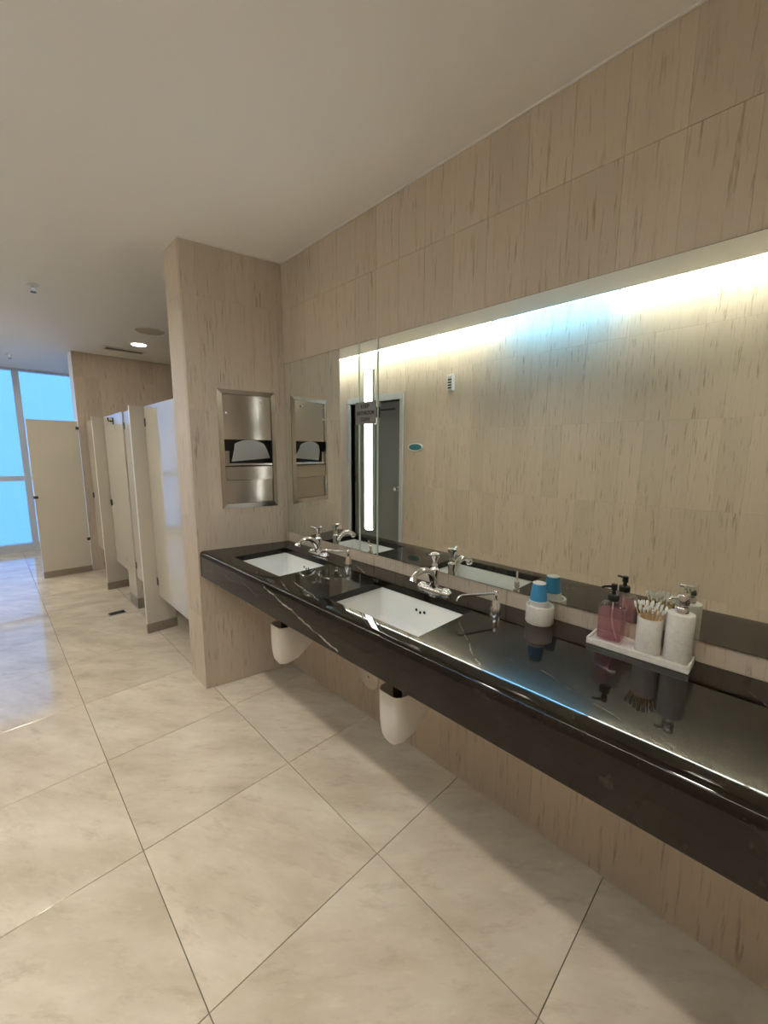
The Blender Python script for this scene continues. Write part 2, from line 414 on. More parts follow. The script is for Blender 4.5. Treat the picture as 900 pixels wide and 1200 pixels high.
# angled dividing wall with a recess for the towel dispenser
RU0, RU1, RZ0, RZ1, RD = .172, .470, 1.135, 1.795, .105
def pw(u, v, z): return PA + PD*u - PN*v + Vector((0, 0, z))     # u along the face, v into the wall
pn_in = -PN
bm = bmesh.new()
v0 = TD
ends = [pw(v0*.0, v0, 0), pw(PL, v0, 0)]
ul = [0.0, RU0, RU1, PL+.05]; zl = [0, RZ0, RZ1, CZ]
g = [[bm.verts.new(pw(u, v0, z)) for z in zl] for u in ul]
for i in range(3):
    for j in range(3):
        if i == 1 and j == 1: continue
        bm.faces.new((g[i][j], g[i+1][j], g[i+1][j+1], g[i][j+1]))
rb = {(i, j): bm.verts.new(pw((RU0, RU1)[i], RD, (RZ0, RZ1)[j])) for i in (0, 1) for j in (0, 1)}
fr_ = {(i, j): g[1+i][1+j] for i in (0, 1) for j in (0, 1)}
cyc = [(0, 0), (1, 0), (1, 1), (0, 1)]
for k in range(4):
    a, b = cyc[k], cyc[(k+1) % 4]; bm.faces.new((fr_[a], fr_[b], rb[b], rb[a]))
bm.faces.new([rb[c] for c in cyc])
e0 = [bm.verts.new((PA.x+TD, 2.651, z)) for z in zl]; e1 = [bm.verts.new((PB.x+.06, 2.651, z)) for z in zl]
for j in range(3):
    bm.faces.new((e0[j], g[0][j], g[0][j+1], e0[j+1])); bm.faces.new((e1[j], e0[j], e0[j+1], e1[j+1])); bm.faces.new((g[3][j], e1[j], e1[j+1], g[3][j+1]))
bm.faces.new((g[0][0], g[1][0], g[2][0], g[3][0], e1[0], e0[0])); bm.faces.new((g[0][3], g[1][3], g[2][3], g[3][3], e1[3], e0[3]))
wd_ = struct('wall_divider', bm, 'grout', 'beige tiled dividing wall at the end of the counter', 'wall')
o0 = pw(0, TD, 0)
tile_wall(wd_, o0, (PD.x, PD.y), PL, .078, holes=[(.165, .478, 1.128, 1.802)])
tile_wall(wd_, (PA.x+TD, 2.651, 0), (0, -1), 2.651-2.412, .30)
# stall bay walls
wrx = struct('wall_stalls', B(SX, SX+.12, 2.5, YW, 0, CZ), 'stalledge', 'plain pale wall behind the toilet stalls', 'wall')
we = struct('wall_end', B(.842, SX, 5.92+TD, 6.17, 0, CZ), 'grout', 'beige tiled end wall behind the last stall', 'wall')
tile_wall(we, (.834, 5.92+TD, 0), (1, 0), SX-.834, .10)
obj('end_cap', B(.834, .842, 5.923, 6.17, 0, CZ), 'stalledge', we)  # pale wall end; the window light on it is put into the colour
wi = struct('wall_stall_side', B(WX+.06, SX, 2.54, 2.66, 0, CZ), 'grout', 'tiled wall between the stalls and the mirror wall', 'wall')
# thin white paint line where walls meet the ceiling
tr1 = struct('trim_1', B(WX-.006, WX+.004, YB, 2.305, CZ-.006, CZ), 'trimwhite', 'thin white caulk line between mirror wall and ceiling', 'trim')
bm = bmesh.new(); poly_extrude(bm, [pw(0, -.006, CZ-.006), pw(PL, -.006, CZ-.006), pw(PL, .003, CZ-.006), pw(0, .003, CZ-.006)], (0, 0, .006))
tr2 = struct('trim_2', bm, 'trimwhite', 'thin white caulk line between dividing wall and ceiling', 'trim')

# ------------------------------------------------------------------ window wall
win = struct('window_1', B(OX-.1, SX+.1, YW-.05, YW+.05, 0, .11), 'alu', 'floor to ceiling window with white frame and clear panes', 'window')
xm = [OX, .438, 1.5, SX]
for x in xm: obj('mullion', B(x-.036, x+.036, YW-.06, YW+.05, .11, CZ), 'alu', win)
obj('head_rail', B(OX, SX, YW-.05, YW+.05, CZ-.03, CZ), 'alu', win)
for a, b in zip(xm, xm[1:]):
    obj('transom', B(a+.036, b-.036, YW-.045, YW+.045, 1.02, 1.09), 'alu', win)
    for z0, z1 in ((.11, 1.02), (1.09, CZ-.03)): obj('pane', B(a+.036, b-.036, YW-.004, YW+.004, z0, z1), 'pane', win)

# ------------------------------------------------------------------ door in the opposite wall
dr = struct('door_1', B(OX-.105, OX-.06, DY0+.004, DY1-.004, .008, DZ-.004), 'door', 'dark grey door in a light grey steel frame', 'door')
bm = bmesh.new(); fwd = .05
for a, b, c, d in ((DY0-fwd, DY0, 0, DZ), (DY1, DY1+fwd, 0, DZ), (DY0-fwd, DY1+fwd, DZ, DZ+.075)): box(bm, OX-.138, OX+.016, a, b, c, d, bev=.003)
obj('door_frame', bm, 'frame', dr)
bm = bmesh.new(); tube(bm, [(OX-.03, DY0+.12, 1.955), (OX+.03, DY0+.42, 1.95), (OX-.01, DY1-.2, 1.985)], .009, 8); box(bm, OX-.06, OX-.01, DY1-.36, DY1-.08, 1.93, 1.99, bev=.004)
obj('door_closer', bm, 'blackmetal', dr)
bm = bmesh.new(); lathe(bm, [(0, 0), (.028, 0), (.028, .008), (.011, .012), (.011, .04), (.024, .048), (.026, .062), (.015, .072), (0, .074)], 18)
bmesh.ops.rotate(bm, verts=bm.verts, matrix=Matrix.Rotation(math.pi/2, 3, 'Y')); bmesh.ops.translate(bm, verts=bm.verts, vec=(OX-.06, DY0+.08, 1.02))
obj('door_knob', bm, 'chrome', dr, 40)
for z in (.25, 1.1, 1.85): obj('hinge', B(OX-.062, OX-.05, DY1-.016, DY1-.003, z-.05, z+.05), 'blackmetal', dr)

# ------------------------------------------------------------------ counter (one slab with a rounded front edge and two cut-outs)
XF = .855; XBK = WX-.001; ZU = .845; ZF = .725
S1 = (.945, 1.268, 1.66, 2.145); S2 = (.937, 1.252, .79, 1.275)
def yl(x): return PA.y + (x-PA.x)*(PB.y-PA.y)/(PB.x-PA.x) - .002
def counter():
    bm = bmesh.new(); R = .022
    arc = [(XF+R-R*math.sin(a), ZC-R+R*math.cos(a)) for a in [math.pi/2*(1-k/6) for k in range(7)]]
    front = [(XF+.03, ZU), (XF+.03, ZF), (XF, ZF)] + arc
    xs = sorted([S1[0], S1[1], S2[0], S2[1]])
    prof = front + [(x, ZC) for x in xs] + [(XBK, ZC)]
    under = [(XF+.03, ZU)] + [(x, ZU) for x in xs] + [(XBK, ZU)]
    ys = [YB+.001, S2[2], S2[3], S1[2], S1[3], None]
    def mk(pr): return [[bm.verts.new((x, yl(x) if y is None else y, z)) for x, z in pr] for y in ys]
    T = mk(prof); Un = mk(under)
    def hole(i, a, b):
        y0, y1 = ys[i], ys[i+1]
        for s in (S1, S2):
            if y0 == s[2] and y1 == s[3] and a >= s[0]-1e-6 and b <= s[1]+1e-6: return True
        return False
    for V, pr in ((T, prof), (Un, under)):
        for i in range(len(ys)-1):
            for k in range(len(pr)-1):
                if abs(pr[k][1]-pr[k+1][1]) < 1e-6 and pr[k][1] > ZU-1e-6 and hole(i, min(pr[k][0], pr[k+1][0]), max(pr[k][0], pr[k+1][0])): continue
                bm.faces.new((V[i][k], V[i+1][k], V[i+1][k+1], V[i][k+1]))
    for s in (S1, S2):
        i = ys.index(s[2]); ks = [k for k in range(len(prof)) if prof[k][1] == ZC and s[0]-1e-6 <= prof[k][0] <= s[1]+1e-6]
        off = len(prof)-len(under)
        for ii in (i, i+1):
            for a, b in zip(ks, ks[1:]): bm.faces.new((T[ii][a], T[ii][b], Un[ii][b-off], Un[ii][a-off]))
        for k in (ks[0], ks[-1]): bm.faces.new((T[i][k], T[i+1][k], Un[i+1][k-off], Un[i][k-off]))
    for i in (0, len(ys)-1): bm.faces.new(T[i] + Un[i][::-1][:-1])
    for i in range(len(ys)-1): bm.faces.new((T[i][-1], T[i+1][-1], Un[i+1][-1], Un[i][-1]))
    bmesh.ops.remove_doubles(bm, verts=bm.verts, dist=1e-5)
    return bm
ct = thing('vanity_counter', 'long dark marble vanity counter with white veins and rounded front edge', 'counter', (XF, 1.0, ZF))
o = obj('countertop', counter(), 'counter', ct, 30); o.location = (-XF, -1.0, -ZF)

# ------------------------------------------------------------------ sinks
def sink(s, label):
    x0, x1, y0, y1 = s[0]-.004, s[1]+.004, s[2]-.004, s[3]+.004
    cx, cy = (x0+x1)/2, (y0+y1)/2
    t = thing('sink', label, 'sink', (cx, cy, ZU-.165), group='undermount sinks')
    hx, hy = (x1-x0)/2, (y1-y0)/2
    bm = bmesh.new()
    def ring(ax, ay, r, z, n=6):
        v = []
        for sx, sy, a0 in ((1, 1, 0), (-1, 1, 90), (-1, -1, 180), (1, -1, 270)):
            for k in range(n+1):
                a = math.radians(a0+90*k/n); v.append(bm.verts.new((sx*(ax-r)+r*math.cos(a), sy*(ay-r)+r*math.sin(a), z)))
        return v
    top = .163
    L = [ring(hx+.02, hy+.02, .03, top-.012), ring(hx+.02, hy+.02, .03, top), ring(hx, hy, .014, top), ring(hx-.004, hy-.004, .018, top-.01), ring(hx-.016, hy-.018, .03, .05),
         ring(hx-.026, hy-.03, .04, .028), ring(hx-.05, hy-.06, .05, .016), ring(.03, .03, .0299, .008)]
    for a, b in zip(L, L[1:]):
        for k in range(len(a)): bm.faces.new((a[k], a[(k+1) % len(a)], b[(k+1) % len(a)], b[k]))
    bm.faces.new(L[-1])
    O2 = [L[0], ring(hx+.004, hy+.004, .03, .05), ring(hx-.02, hy-.02, .04, 0.0)]
    for a, b in zip(O2, O2[1:]):
        for k in range(len(a)): bm.faces.new((a[k], a[(k+1) % len(a)], b[(k+1) % len(a)], b[k]))
    bm.faces.new(O2[-1])
    obj('basin', bm, 'porcelain', t, 50)
    bm = bmesh.new(); lathe(bm, [(0, .0095), (.016, .0095), (.017, .012), (.027, .0115), (.028, .009), (0, .0085)], 24); obj('drain', bm, 'chrome', t, 40)
    for dy, dz in ((.022, .118), (0, .112), (-.022, .118)):
        bm = bmesh.new(); lathe(bm, [(0, 0), (.0062, 0), (.0062, .0008), (0, .0008)], 14)
        bmesh.ops.rotate(bm, verts=bm.verts, matrix=Matrix.Rotation(-math.pi/2+.116, 3, 'Y'))
        bmesh.ops.translate(bm, verts=bm.verts, vec=(hx-.0040-(.153-dz)*.1165, dy+.01, dz)); obj('overflow_hole', bm, 'darkhole', t)
    return t
sink(S1, 'white rectangular undermount sink in the counter beside the tiled dividing wall')
sink(S2, 'white rectangular undermount sink nearer the blue paper cup')

# ------------------------------------------------------------------ faucets
def faucet(y, label):
    t = thing('faucet', label, 'faucet', (1.322, y, ZC), group='chrome basin faucets')
    bm = bmesh.new()                                     # centre-set base plate
    N = 28; prev = None; rings = []
    for ax, ay, z in ((.026, .088, 0), (.026, .088, .008), (.021, .082, .014), (.012, .07, .017)):
        rings.append([bm.verts.new((ax*math.copysign(abs(math.cos(a))**.6, math.cos(a)), ay*math.copysign(abs(math.sin(a))**.75, math.sin(a)), z)) for a in [2*math.pi*k/N for k in range(N)]])
    for a, b in zip(rings, rings[1:]):
        for k in range(N): bm.faces.new((a[k], a[(k+1) % N], b[(k+1) % N], b[k]))
    bm.faces.new(rings[0][::-1]); bm.faces.new(rings[-1]); obj('base_plate', bm, 'chrome', t, 45)
    for s in (-1, 1):
        bm = bmesh.new(); lathe(bm, [(.0, .010), (.019, .010), (.017, .018), (.012, .0225), (0, .024)], 18, (0, s*.062, 0)); obj('base_knob', bm, 'chrome', t, 40)
    bm = bmesh.new(); lathe(bm, [(0, .012), (.021, .012), (.019, .03), (.0155, .055), (.0165, .075), (.020, .088), (.020, .094), (.014, .1), (.0115, .108), (0, .109)], 24); obj('body', bm, 'chrome', t, 40)
    path = smooth_path([(-.004, 0, .035), (-.022, 0, .072), (-.055, 0, .098), (-.095, 0, .102), (-.128, 0, .088), (-.142, 0, .070)], 5); n = len(path)
    bm = bmesh.new(); tube(bm, path, [.016-.004*math.sin(math.pi*.5*k/(n-1)) + (.003 if k > n-5 else 0) for k in range(n)], 16); obj('spout', bm, 'chrome', t, 50)
    bm = bmesh.new(); lathe(bm, [(0, .104), (.0125, .104), (.0135, .112), (.0095, .120), (.011, .132), (.018, .146), (.0215, .156), (.0205, .162), (.013, .166), (0, .167)], 24)
    h = obj('handle', bm, 'chrome', t, 40)
    bm = bmesh.new(); tube(bm, smooth_path([(-.012, .0, .156), (-.03, .004, .158), (-.044, .006, .163)], 4), [.0062]*8+[.0075], 10); obj('lever', bm, 'chrome', h, 50)
    return t
faucet(1.03, 'chrome single-handle faucet behind the sink nearer the blue paper cup')
faucet(1.872, 'chrome single-handle faucet behind the sink beside the dividing wall')
def deck_dispenser(y, tip, label):
    t = thing('soap_dispenser', label, 'soap dispenser', (1.305, y, ZC), group='deck mounted soap dispensers')
    bm = bmesh.new(); lathe(bm, [(0, 0), (.0205, 0), (.0205, .004), (.0195, .012), (.013, .042), (.0115, .046), (0, .046)], 24); obj('collar', bm, 'chrome', t, 40)
    bm = bmesh.new(); lathe(bm, [(0, .044), (.0065, .044), (.0065, .056), (.0095, .058), (.0095, .078), (.007, .081), (0, .081)], 18); obj('pump_head', bm, 'chrome', t, 40)
    d = Vector((tip[0]-1.305, tip[1]-y, 0)); L = d.length; d.normalize()
    bm = bmesh.new(); tube(bm, smooth_path([d*0+Vector((0, 0, .070)), d*(L*.45)+Vector((0, 0, .073)), d*(L*.85)+Vector((0, 0, .076)), d*(L*.96)+Vector((0, 0, .070)), d*L+Vector((0, 0, .058))], 4), .0042, 10); obj('spout', bm, 'chrome', t, 50)
deck_dispenser(.727, (1.160, .80), 'chrome deck soap dispenser between the near faucet and the cup holder')
deck_dispenser(1.585, (1.215, 1.70), 'chrome deck soap dispenser between the two sinks')

# ------------------------------------------------------------------ mirrors
MX = WX-.008; MZ0, MZ1 = .939, 1.992
def mirror(y0, y1, label, rounded=False, group=None):
    t = thing('wall_mirror', label, 'mirror', (WX, (y0+y1)/2, MZ0), group=group); yc = (y0+y1)/2
    hw = (y1-y0)/2; pts = [(-hw, 0), (-hw, MZ1-MZ0)]; r = .012
    pts += [(hw, MZ1-MZ0)]
    if rounded: pts += [(hw-r+r*math.cos(a), r-r*math.sin(a)) for a in [math.pi/2*k/5 for k in range(6)]]
    else: pts += [(hw, 0)]
    for nm, xa, xb, mt, ins in (('mirror_glass', MX-WX, MX-WX+.0055, 'mirror', .0016), ('backing', MX-WX+.002, -.0005, 'mirrorback', 0.0)):
        zc = (MZ1-MZ0)/2
        q = [(p[0]*(1-ins/hw), zc+(p[1]-zc)*(1-ins/zc)) for p in pts]
        bm = bmesh.new(); poly_extrude(bm, [(xa, a, b) for a, b in q], (xb-xa, 0, 0)); obj(nm, bm, mt, t)
    return t
def edge(t, yabs, wd=.0028):
    yc = t.location.y
    obj('glass_edge', B(MX-WX-.004, MX-WX+.006, yabs-yc-wd/2, yabs-yc+wd/2, 0, MZ1-MZ0), 'glassedge', t)
YM0, YM1 = 1.447, 1.582
mirror(YM1+.002, 2.303, 'frameless wall mirror panel between the lit strip and the dividing wall', True)
ms = mirror(YM0+.002, YM1-.002, 'narrow mirror strip holding the vertical opal light')
edge(ms, YM0, .004); edge(ms, YM1, .004)
mirror(YB+.003, YM0-.002, 'long frameless wall mirror above the counter reflecting the tiled wall')
ml = thing('mirror_light', 'vertical opal glass light strip with rounded ends set in the mirror', 'wall light', (MX, 1.509, 1.06))
bm = bmesh.new(); r = .0265; Lh = .822
pts = [(r*math.cos(a), r+r*math.sin(a)*.45-.014) for a in [math.pi+math.pi*k/10 for k in range(11)]] + [(r*math.cos(a), Lh-r+r*math.sin(a)) for a in [math.pi*k/10 for k in range(11)]]
poly_extrude(bm, [(-.006, a, b) for a, b in pts], (.0055, 0, 0)); obj('opal_strip', bm, 'opal', ml)
bm = bmesh.new()
for y in (-r-.003, r+.003): box(bm, -.006, -.0005, y-.0025, y+.0025, .01, Lh-r)
obj('edge_trim', bm, 'glassedge', ml)
# paper notice taped over the light
def text(s, size, name, parent, mat, loc, mw, ext=.0004):
    cu = bpy.data.curves.new('text', 'FONT'); cu.body = s; cu.size = size; cu.align_x = 'CENTER'; cu.align_y = 'CENTER'; cu.extrude = ext; cu.resolution_u = 3; cu.offset = .0008
    tmp = bpy.data.objects.new('tmp', cu); C.objects.link(tmp); dg = bpy.context.evaluated_depsgraph_get()
    me = bpy.data.meshes.new_from_object(tmp.evaluated_get(dg)); bpy.data.objects.remove(tmp); me.materials.clear(); me.materials.append(M[mat])
    wd = max(v.co.x for v in me.vertices)-min(v.co.x for v in me.vertices)
    me.transform(Matrix.Diagonal((mw/wd, 1, 1, 1)))
    R = Matrix(((0, 0, -1), (-1, 0, 0), (0, 1, 0))).to_4x4(); me.transform(R)
    o = bpy.data.objects.new(name, me); C.objects.link(o); o.parent = parent; o.location = loc; return o
sg = thing('paper_notice', 'small paper notice coloured with its backlit grey, three printed lines, over the mirror light', 'sign', (MX-.016, 1.518, 1.595))
bm = bmesh.new(); box(bm, 0, .0025, -.074, .074, 0, .108); obj('sheet', bm, 'shadedpaper', sg)
obj('tape_pad', B(.0025, .0155, -.07, -.062, .03, .08), 'ink', sg); obj('tape_pad', B(.0025, .0155, .062, .07, .03, .08), 'ink', sg)
text('KEEP', .026, 'lettering', sg, 'ink', (-.0006, .004, .086), .062); text('BATHROOM', .026, 'lettering', sg, 'ink', (-.0006, 0, .054), .125); text('CLEAN', .026, 'lettering', sg, 'ink', (-.0006, .004, .023), .066)

# ------------------------------------------------------------------ paper towel dispenser recessed in the dividing wall
td = thing('towel_dispenser', 'recessed stainless steel paper towel dispenser with waste bin below', 'dispenser', pw(.321, 0, 1.115), math.atan2(PD.y, PD.x))
# local axes: x along the wall, -y out of the wall, z up
hw, ht, fw_ = .169, .70, .026
bm = bmesh.new()
def mitre(bm, pts_o, pts_i):
    yo, yi, yb = -.004, -.013, .01
    o = [bm.verts.new((x, yo, z)) for x, z in pts_o]; i = [bm.verts.new((x, yi, z)) for x, z in pts_i]
    ob = [bm.verts.new((x, 0, z)) for x, z in pts_o]; ib = [bm.verts.new((x, yb, z)) for x, z in pts_i]
    for a, b in ((ob, o), (o, i), (i, ib)): bm.faces.new((a[0], a[1], b[1], b[0]))
O4 = [(-hw, 0), (hw, 0), (hw, ht), (-hw, ht)]; I4 = [(-hw+fw_, fw_*1.2), (hw-fw_, fw_*1.2), (hw-fw_, ht-fw_), (-hw+fw_, ht-fw_)]
for k, nm in enumerate(('frame_bottom', 'frame_side', 'frame_top', 'frame_side')):
    bm = bmesh.new(); mitre(bm, (O4[k], O4[(k+1) % 4]), (I4[k], I4[(k+1) % 4])); obj(nm, bm, 'steel', td)
iw = hw-fw_
bm = bmesh.new(); box(bm, -iw, iw, .085, .09, .03, ht-.03); box(bm, -iw-.004, -iw, 0, .09, .03, ht-.03); box(bm, iw, iw+.004, 0, .09, .03, ht-.03)
obj('cabinet', bm, 'blackmetal', td)
def curved(bm, x0, x1, z0, z1, bulge, y=-.004, n=14, lip=.006):
    f, b = [], []
    for k in range(n+1):
        s = k/n; x = x0+(x1-x0)*s; yy = y-bulge*(1-(2*s-1)**2)
        f.append((bm.verts.new((x, yy, z0)), bm.verts.new((x, yy, z1)))); b.append((bm.verts.new((x, yy+lip, z0)), bm.verts.new((x, yy+lip, z1))))
    for k in range(n):
        bm.faces.new((f[k][0], f[k+1][0], f[k+1][1], f[k][1])); bm.faces.new((b[k][0], b[k][1], b[k+1][1], b[k+1][0]))
        bm.faces.new((f[k][1], f[k+1][1], b[k+1][1], b[k][1])); bm.faces.new((f[k][0], b[k][0], b[k+1][0], f[k+1][0]))
    bm.faces.new((f[0][0], f[0][1], b[0][1], b[0][0])); bm.faces.new((f[-1][0], b[-1][0], b[-1][1], f[-1][1]))
bm = bmesh.new(); curved(bm, -iw+.002, iw-.002, .413, ht-fw_-.002, .010); dd = obj('upper_door', bm, 'steel', td, 30)
for x, z in ((-.122, .565), (.085, .64)):
    bm = bmesh.new(); lathe(bm, [(0, 0), (.008, 0), (.008, .004), (.005, .007), (0, .0075)], 14); bmesh.ops.rotate(bm, verts=bm.verts, matrix=Matrix.Rotation(math.pi/2, 3, 'X'))
    bmesh.ops.translate(bm, verts=bm.verts, vec=(x, -.008 if x < 0 else -.012, z)); obj('lock', bm, 'chrome', dd, 40)
obj('shelf', B(-iw+.001, iw-.001, -.006, .075, .258, .272, bev=.002), 'steel', td)
obj('dispenser_bracket', B(-iw+.002, -iw+.028, .0, .06, .274, .345), 'steel', td)
bm = bmesh.new(); curved(bm, -iw+.002, iw-.002, .172, .252, .004, -.010); obj('bin_lip', bm, 'steel', td, 30)
bm = bmesh.new(); curved(bm, -iw+.002, iw-.002, fw_*1.2+.002, .170, .009, -.002); obj('lower_door', bm, 'steel', td, 30)
bm = bmesh.new()                                            # folded towel hanging from the slot
n = 16; rows = []
for k in range(9):
    s = k/8; row = []
    for i in range(n+1):
        q = i/n*2-1; wdt = .118-.030*s
        x = .006+.012*(1-s)+q*wdt; z = .292+s*.120-.024*(abs(q)**2.2)*s+.010*q*(1-s)
        y = .018-.030*math.sin(s*math.pi*.62)*(1-.25*q*q)
        row.append(bm.verts.new((x, y, z)))
    rows.append(row)
for a, b in zip(rows, rows[1:]):
    for i in range(n): bm.faces.new((a[i], a[i+1], b[i+1], b[i]))
bmesh.ops.solidify(bm, geom=list(bm.faces), thickness=.004)
pt = obj('paper_towel', bm, 'paper', None, 60); tag(pt, 'folded white paper towel hanging out of the steel dispenser', 'paper towel')
pt.matrix_world = Matrix.Translation(td.location) @ Matrix.Rotation(td.rotation_euler.z, 4, 'Z')

# ------------------------------------------------------------------ under the counter
def trap_cover(y, label):
    t = thing('trap_cover', label, 'pipe cover', (1.10, y, .285), group='pipe covers under the sinks')
    bm = bmesh.new(); secs = []                               # U sections from the rounded front to the wall
    stations = [(-.062, .03, .10, .235), (-.058, .046, .035, .235), (-.04, .06, .010, .235), (0.0, .066, 0.0, .232), (.06, .066, .01, .225), (.13, .062, .055, .215), (.20, .055, .10, .205), (.289, .05, .125, .20)]
    n = 14
    for x, hw_, zb, zt in stations:
        ring = []
        for k in range(n+1):
            a = math.pi*k/n; ring.append(bm.verts.new((x, -hw_*math.cos(a)**1 if True else 0, 0)))
        for k, v in enumerate(ring):
            a = math.pi*k/n; c, s_ = -math.cos(a), math.sin(a)
            v.co.y = hw_*math.copysign(abs(c)**.7, c); zz = zt-(zt-zb)*(s_**.55)
            v.co.z = zz
        secs.append(ring)
    for a, b in zip(secs, secs[1:]):
        for k in range(n): bm.faces.new((a[k], a[k+1], b[k+1], b[k]))
    bm.faces.new(secs[0])
    bmesh.ops.recalc_face_normals(bm, faces=bm.faces); bmesh.ops.solidify(bm, geom=list(bm.faces), thickness=.003)
    obj('shell', bm, 'trapcover', t, 50)
    bm = bmesh.new(); lathe(bm, [(0, .12), (.019, .12), (.019, ZU-.165-.285), (.03, ZU-.163-.285), (0, ZU-.163-.285)], 16); obj('drain_pipe', bm, 'blackmetal', t, 40)
    bm = bmesh.new(); tube(bm, smooth_path([(0, 0, .13), (.03, 0, .09), (.10, 0, .12), (.18, 0, .17), (.291, 0, .17)], 4), .017, 12); obj('trap_pipe', bm, 'blackmetal', t, 50)
trap_cover(1.03, 'white trap cover under the sink nearer the blue paper cup')
trap_cover(1.895, 'white trap cover under the sink beside the dividing wall')
def valve(y, z, label):
    t = thing('stop_valve', label, 'valve', (WX, y, z))
    def rotx(bm): bmesh.ops.rotate(bm, verts=bm.verts, matrix=Matrix.Rotation(-math.pi/2, 3, 'Y'))
    bm = bmesh.new(); lathe(bm, [(0, 0), (.026, 0), (.024, .005), (.009, .008), (.009, .05), (.014, .055), (.014, .08), (0, .08)], 18); rotx(bm); obj('body', bm, 'chrome', t, 40)
    bm = bmesh.new(); lathe(bm, [(0, .08), (.006, .08), (.006, .09), (.02, .092), (.02, .102), (0, .104)], 12); rotx(bm); obj('handle', bm, 'chrome', t, 40)
    bm = bmesh.new(); tube(bm, smooth_path([(-.066, 0, .005), (-.066, 0, .06), (-.05, .01, .15), (-.05, .02, ZU-z-.005)], 4), .006, 8); obj('supply_hose', bm, 'steel', t, 50)
valve(1.70, .475, 'small chrome stop valve on the wall beside the far trap cover')
dk = thing('access_cover', 'round beige access cover plate on the tiled wall below the counter', 'cover plate', (WX, 1.515, .242))
bm = bmesh.new(); lathe(bm, [(0, 0), (.072, 0), (.072, .003), (.066, .006), (0, .008)], 32); bmesh.ops.rotate(bm, verts=bm.verts, matrix=Matrix.Rotation(-math.pi/2, 3, 'Y')); obj('plate', bm, 'stall', dk, 30)
bm = bmesh.new(); lathe(bm, [(0, .006), (.005, .006), (.005, .0095), (0, .010)], 10); bmesh.ops.rotate(bm, verts=bm.verts, matrix=Matrix.Rotation(-math.pi/2, 3, 'Y')); obj('screw', bm, 'blackmetal', dk)

# ------------------------------------------------------------------ things on the counter
ch = thing('cup_holder', 'round white marble cup holder on the counter', 'cup holder', (1.332, .572, ZC))
bm = bmesh.new(); lathe(bm, [(0, 0), (.044, 0), (.0465, .003), (.0465, .060), (.0455, .063), (.0395, .063), (.0385, .060), (.0385, .008), (0, .008)], 40); obj('ring', bm, 'wmarble', ch, 40)
cx, cy = 1.327, .577
pc2 = thing('paper_cup', 'white paper cup upside down inside the marble holder', 'paper cup', (cx, cy, ZC+.008))
bm = bmesh.new(); lathe(bm, [(.029, 0), (.0305, .002), (.0295, .004), (.0275, .066), (.026, .066), (.028, .002), (.029, 0)], 32); obj('cup_wall', bm, 'paper', pc2, 40)
bm = bmesh.new(); lathe(bm, [(0, .060), (.0268, .060), (.0268, .062), (0, .062)], 32); obj('cup_base', bm, 'paper', pc2, 40)
pc1 = thing('paper_cup', 'blue paper cup stacked upside down on top of the white one', 'paper cup', (cx, cy, ZC+.0745))
bm = bmesh.new(); lathe(bm, [(.0292, .006), (.0215, .066), (.0205, .066), (.0282, .006), (.0292, .006)], 32); obj('cup_wall', bm, 'bluecup', pc1, 40)
bm = bmesh.new(); lathe(bm, [(.0275, 0), (.0305, 0), (.0312, .003), (.0300, .007), (.0275, .007), (.0275, 0)], 32); obj('rim', bm, 'paper', pc1, 40)
bm = bmesh.new(); lathe(bm, [(0, .0635), (.0195, .0635), (.0200, .0668), (.0222, .0672), (.0222, .0655), (.0205, .062), (0, .062)], 32); obj('cup_base', bm, 'paper', pc1, 40)

ty0, ty1, tx0, tx1 = .140, .400, 1.284, 1.372
tray = thing('vanity_tray', 'rectangular white marble tray under the soap bottles', 'tray', ((tx0+tx1)/2, (ty0+ty1)/2, ZC))
a, b = (tx1-tx0)/2, (ty1-ty0)/2
bm = bmesh.new(); box(bm, -a, a, -b, b, 0, .012, bev=.002)
for q in ((-a, a, -b, -b+.007), (-a, a, b-.007, b), (-a, -a+.007, -b+.007, b-.007), (a-.007, a, -b+.007, b-.007)): box(bm, *q, .011, .021, bev=.0015)
obj('tray_body', bm, 'wmarble', tray, 40)
TRZ = ZC+.0125
# clear bottle with pink soap
gb = thing('soap_bottle', 'clear rectangular glass bottle of pink soap with a black pump', 'soap bottle', (1.328, .346, TRZ))
def rr(bm, hx, hy, r, z, n=4):
    v = []
    for sx, sy, a0 in ((1, 1, 0), (-1, 1, 90), (-1, -1, 180), (1, -1, 270)):
        for k in range(n+1):
            q = math.radians(a0+90*k/n); v.append(bm.verts.new((sx*(hx-r)+r*math.cos(q), sy*(hy-r)+r*math.sin(q), z)))
    return v
def loft(bm, L, cap0=True, cap1=True):
    for p, q in zip(L, L[1:]):
        for k in range(len(p)): bm.faces.new((p[k], p[(k+1) % len(p)], q[(k+1) % len(p)], q[k]))
    if cap0: bm.faces.new(L[0][::-1])
    if cap1: bm.faces.new(L[-1])
bx, by, bh = .026, .035, .118
bm = bmesh.new()
loft(bm, [rr(bm, bx-.003, by-.003, .004, 0), rr(bm, bx, by, .006, .003), rr(bm, bx, by, .006, bh-.008), rr(bm, bx-.004, by-.005, .006, bh), rr(bm, .0125, .0125, .0124, bh+.004), rr(bm, .0125, .0125, .0124, bh+.012),
          rr(bm, .0105, .0105, .0104, bh+.012), rr(bm, .0105, .0105, .0104, bh+.002), rr(bm, bx-.007, by-.008, .005, bh-.003), rr(bm, bx-.0028, by-.0028, .004, bh-.011), rr(bm, bx-.0028, by-.0028, .004, .010), rr(bm, bx-.006, by-.006, .003, .008)])
obj('glass', bm, 'bottle', gb, 40)
bm = bmesh.new(); loft(bm, [rr(bm, bx-.0064, by-.0064, .003, .0084), rr(bm, bx-.0031, by-.0031, .004, .0105), rr(bm, bx-.0031, by-.0031, .004, .100)]); obj('liquid_soap', bm, 'pink', gb, 40)
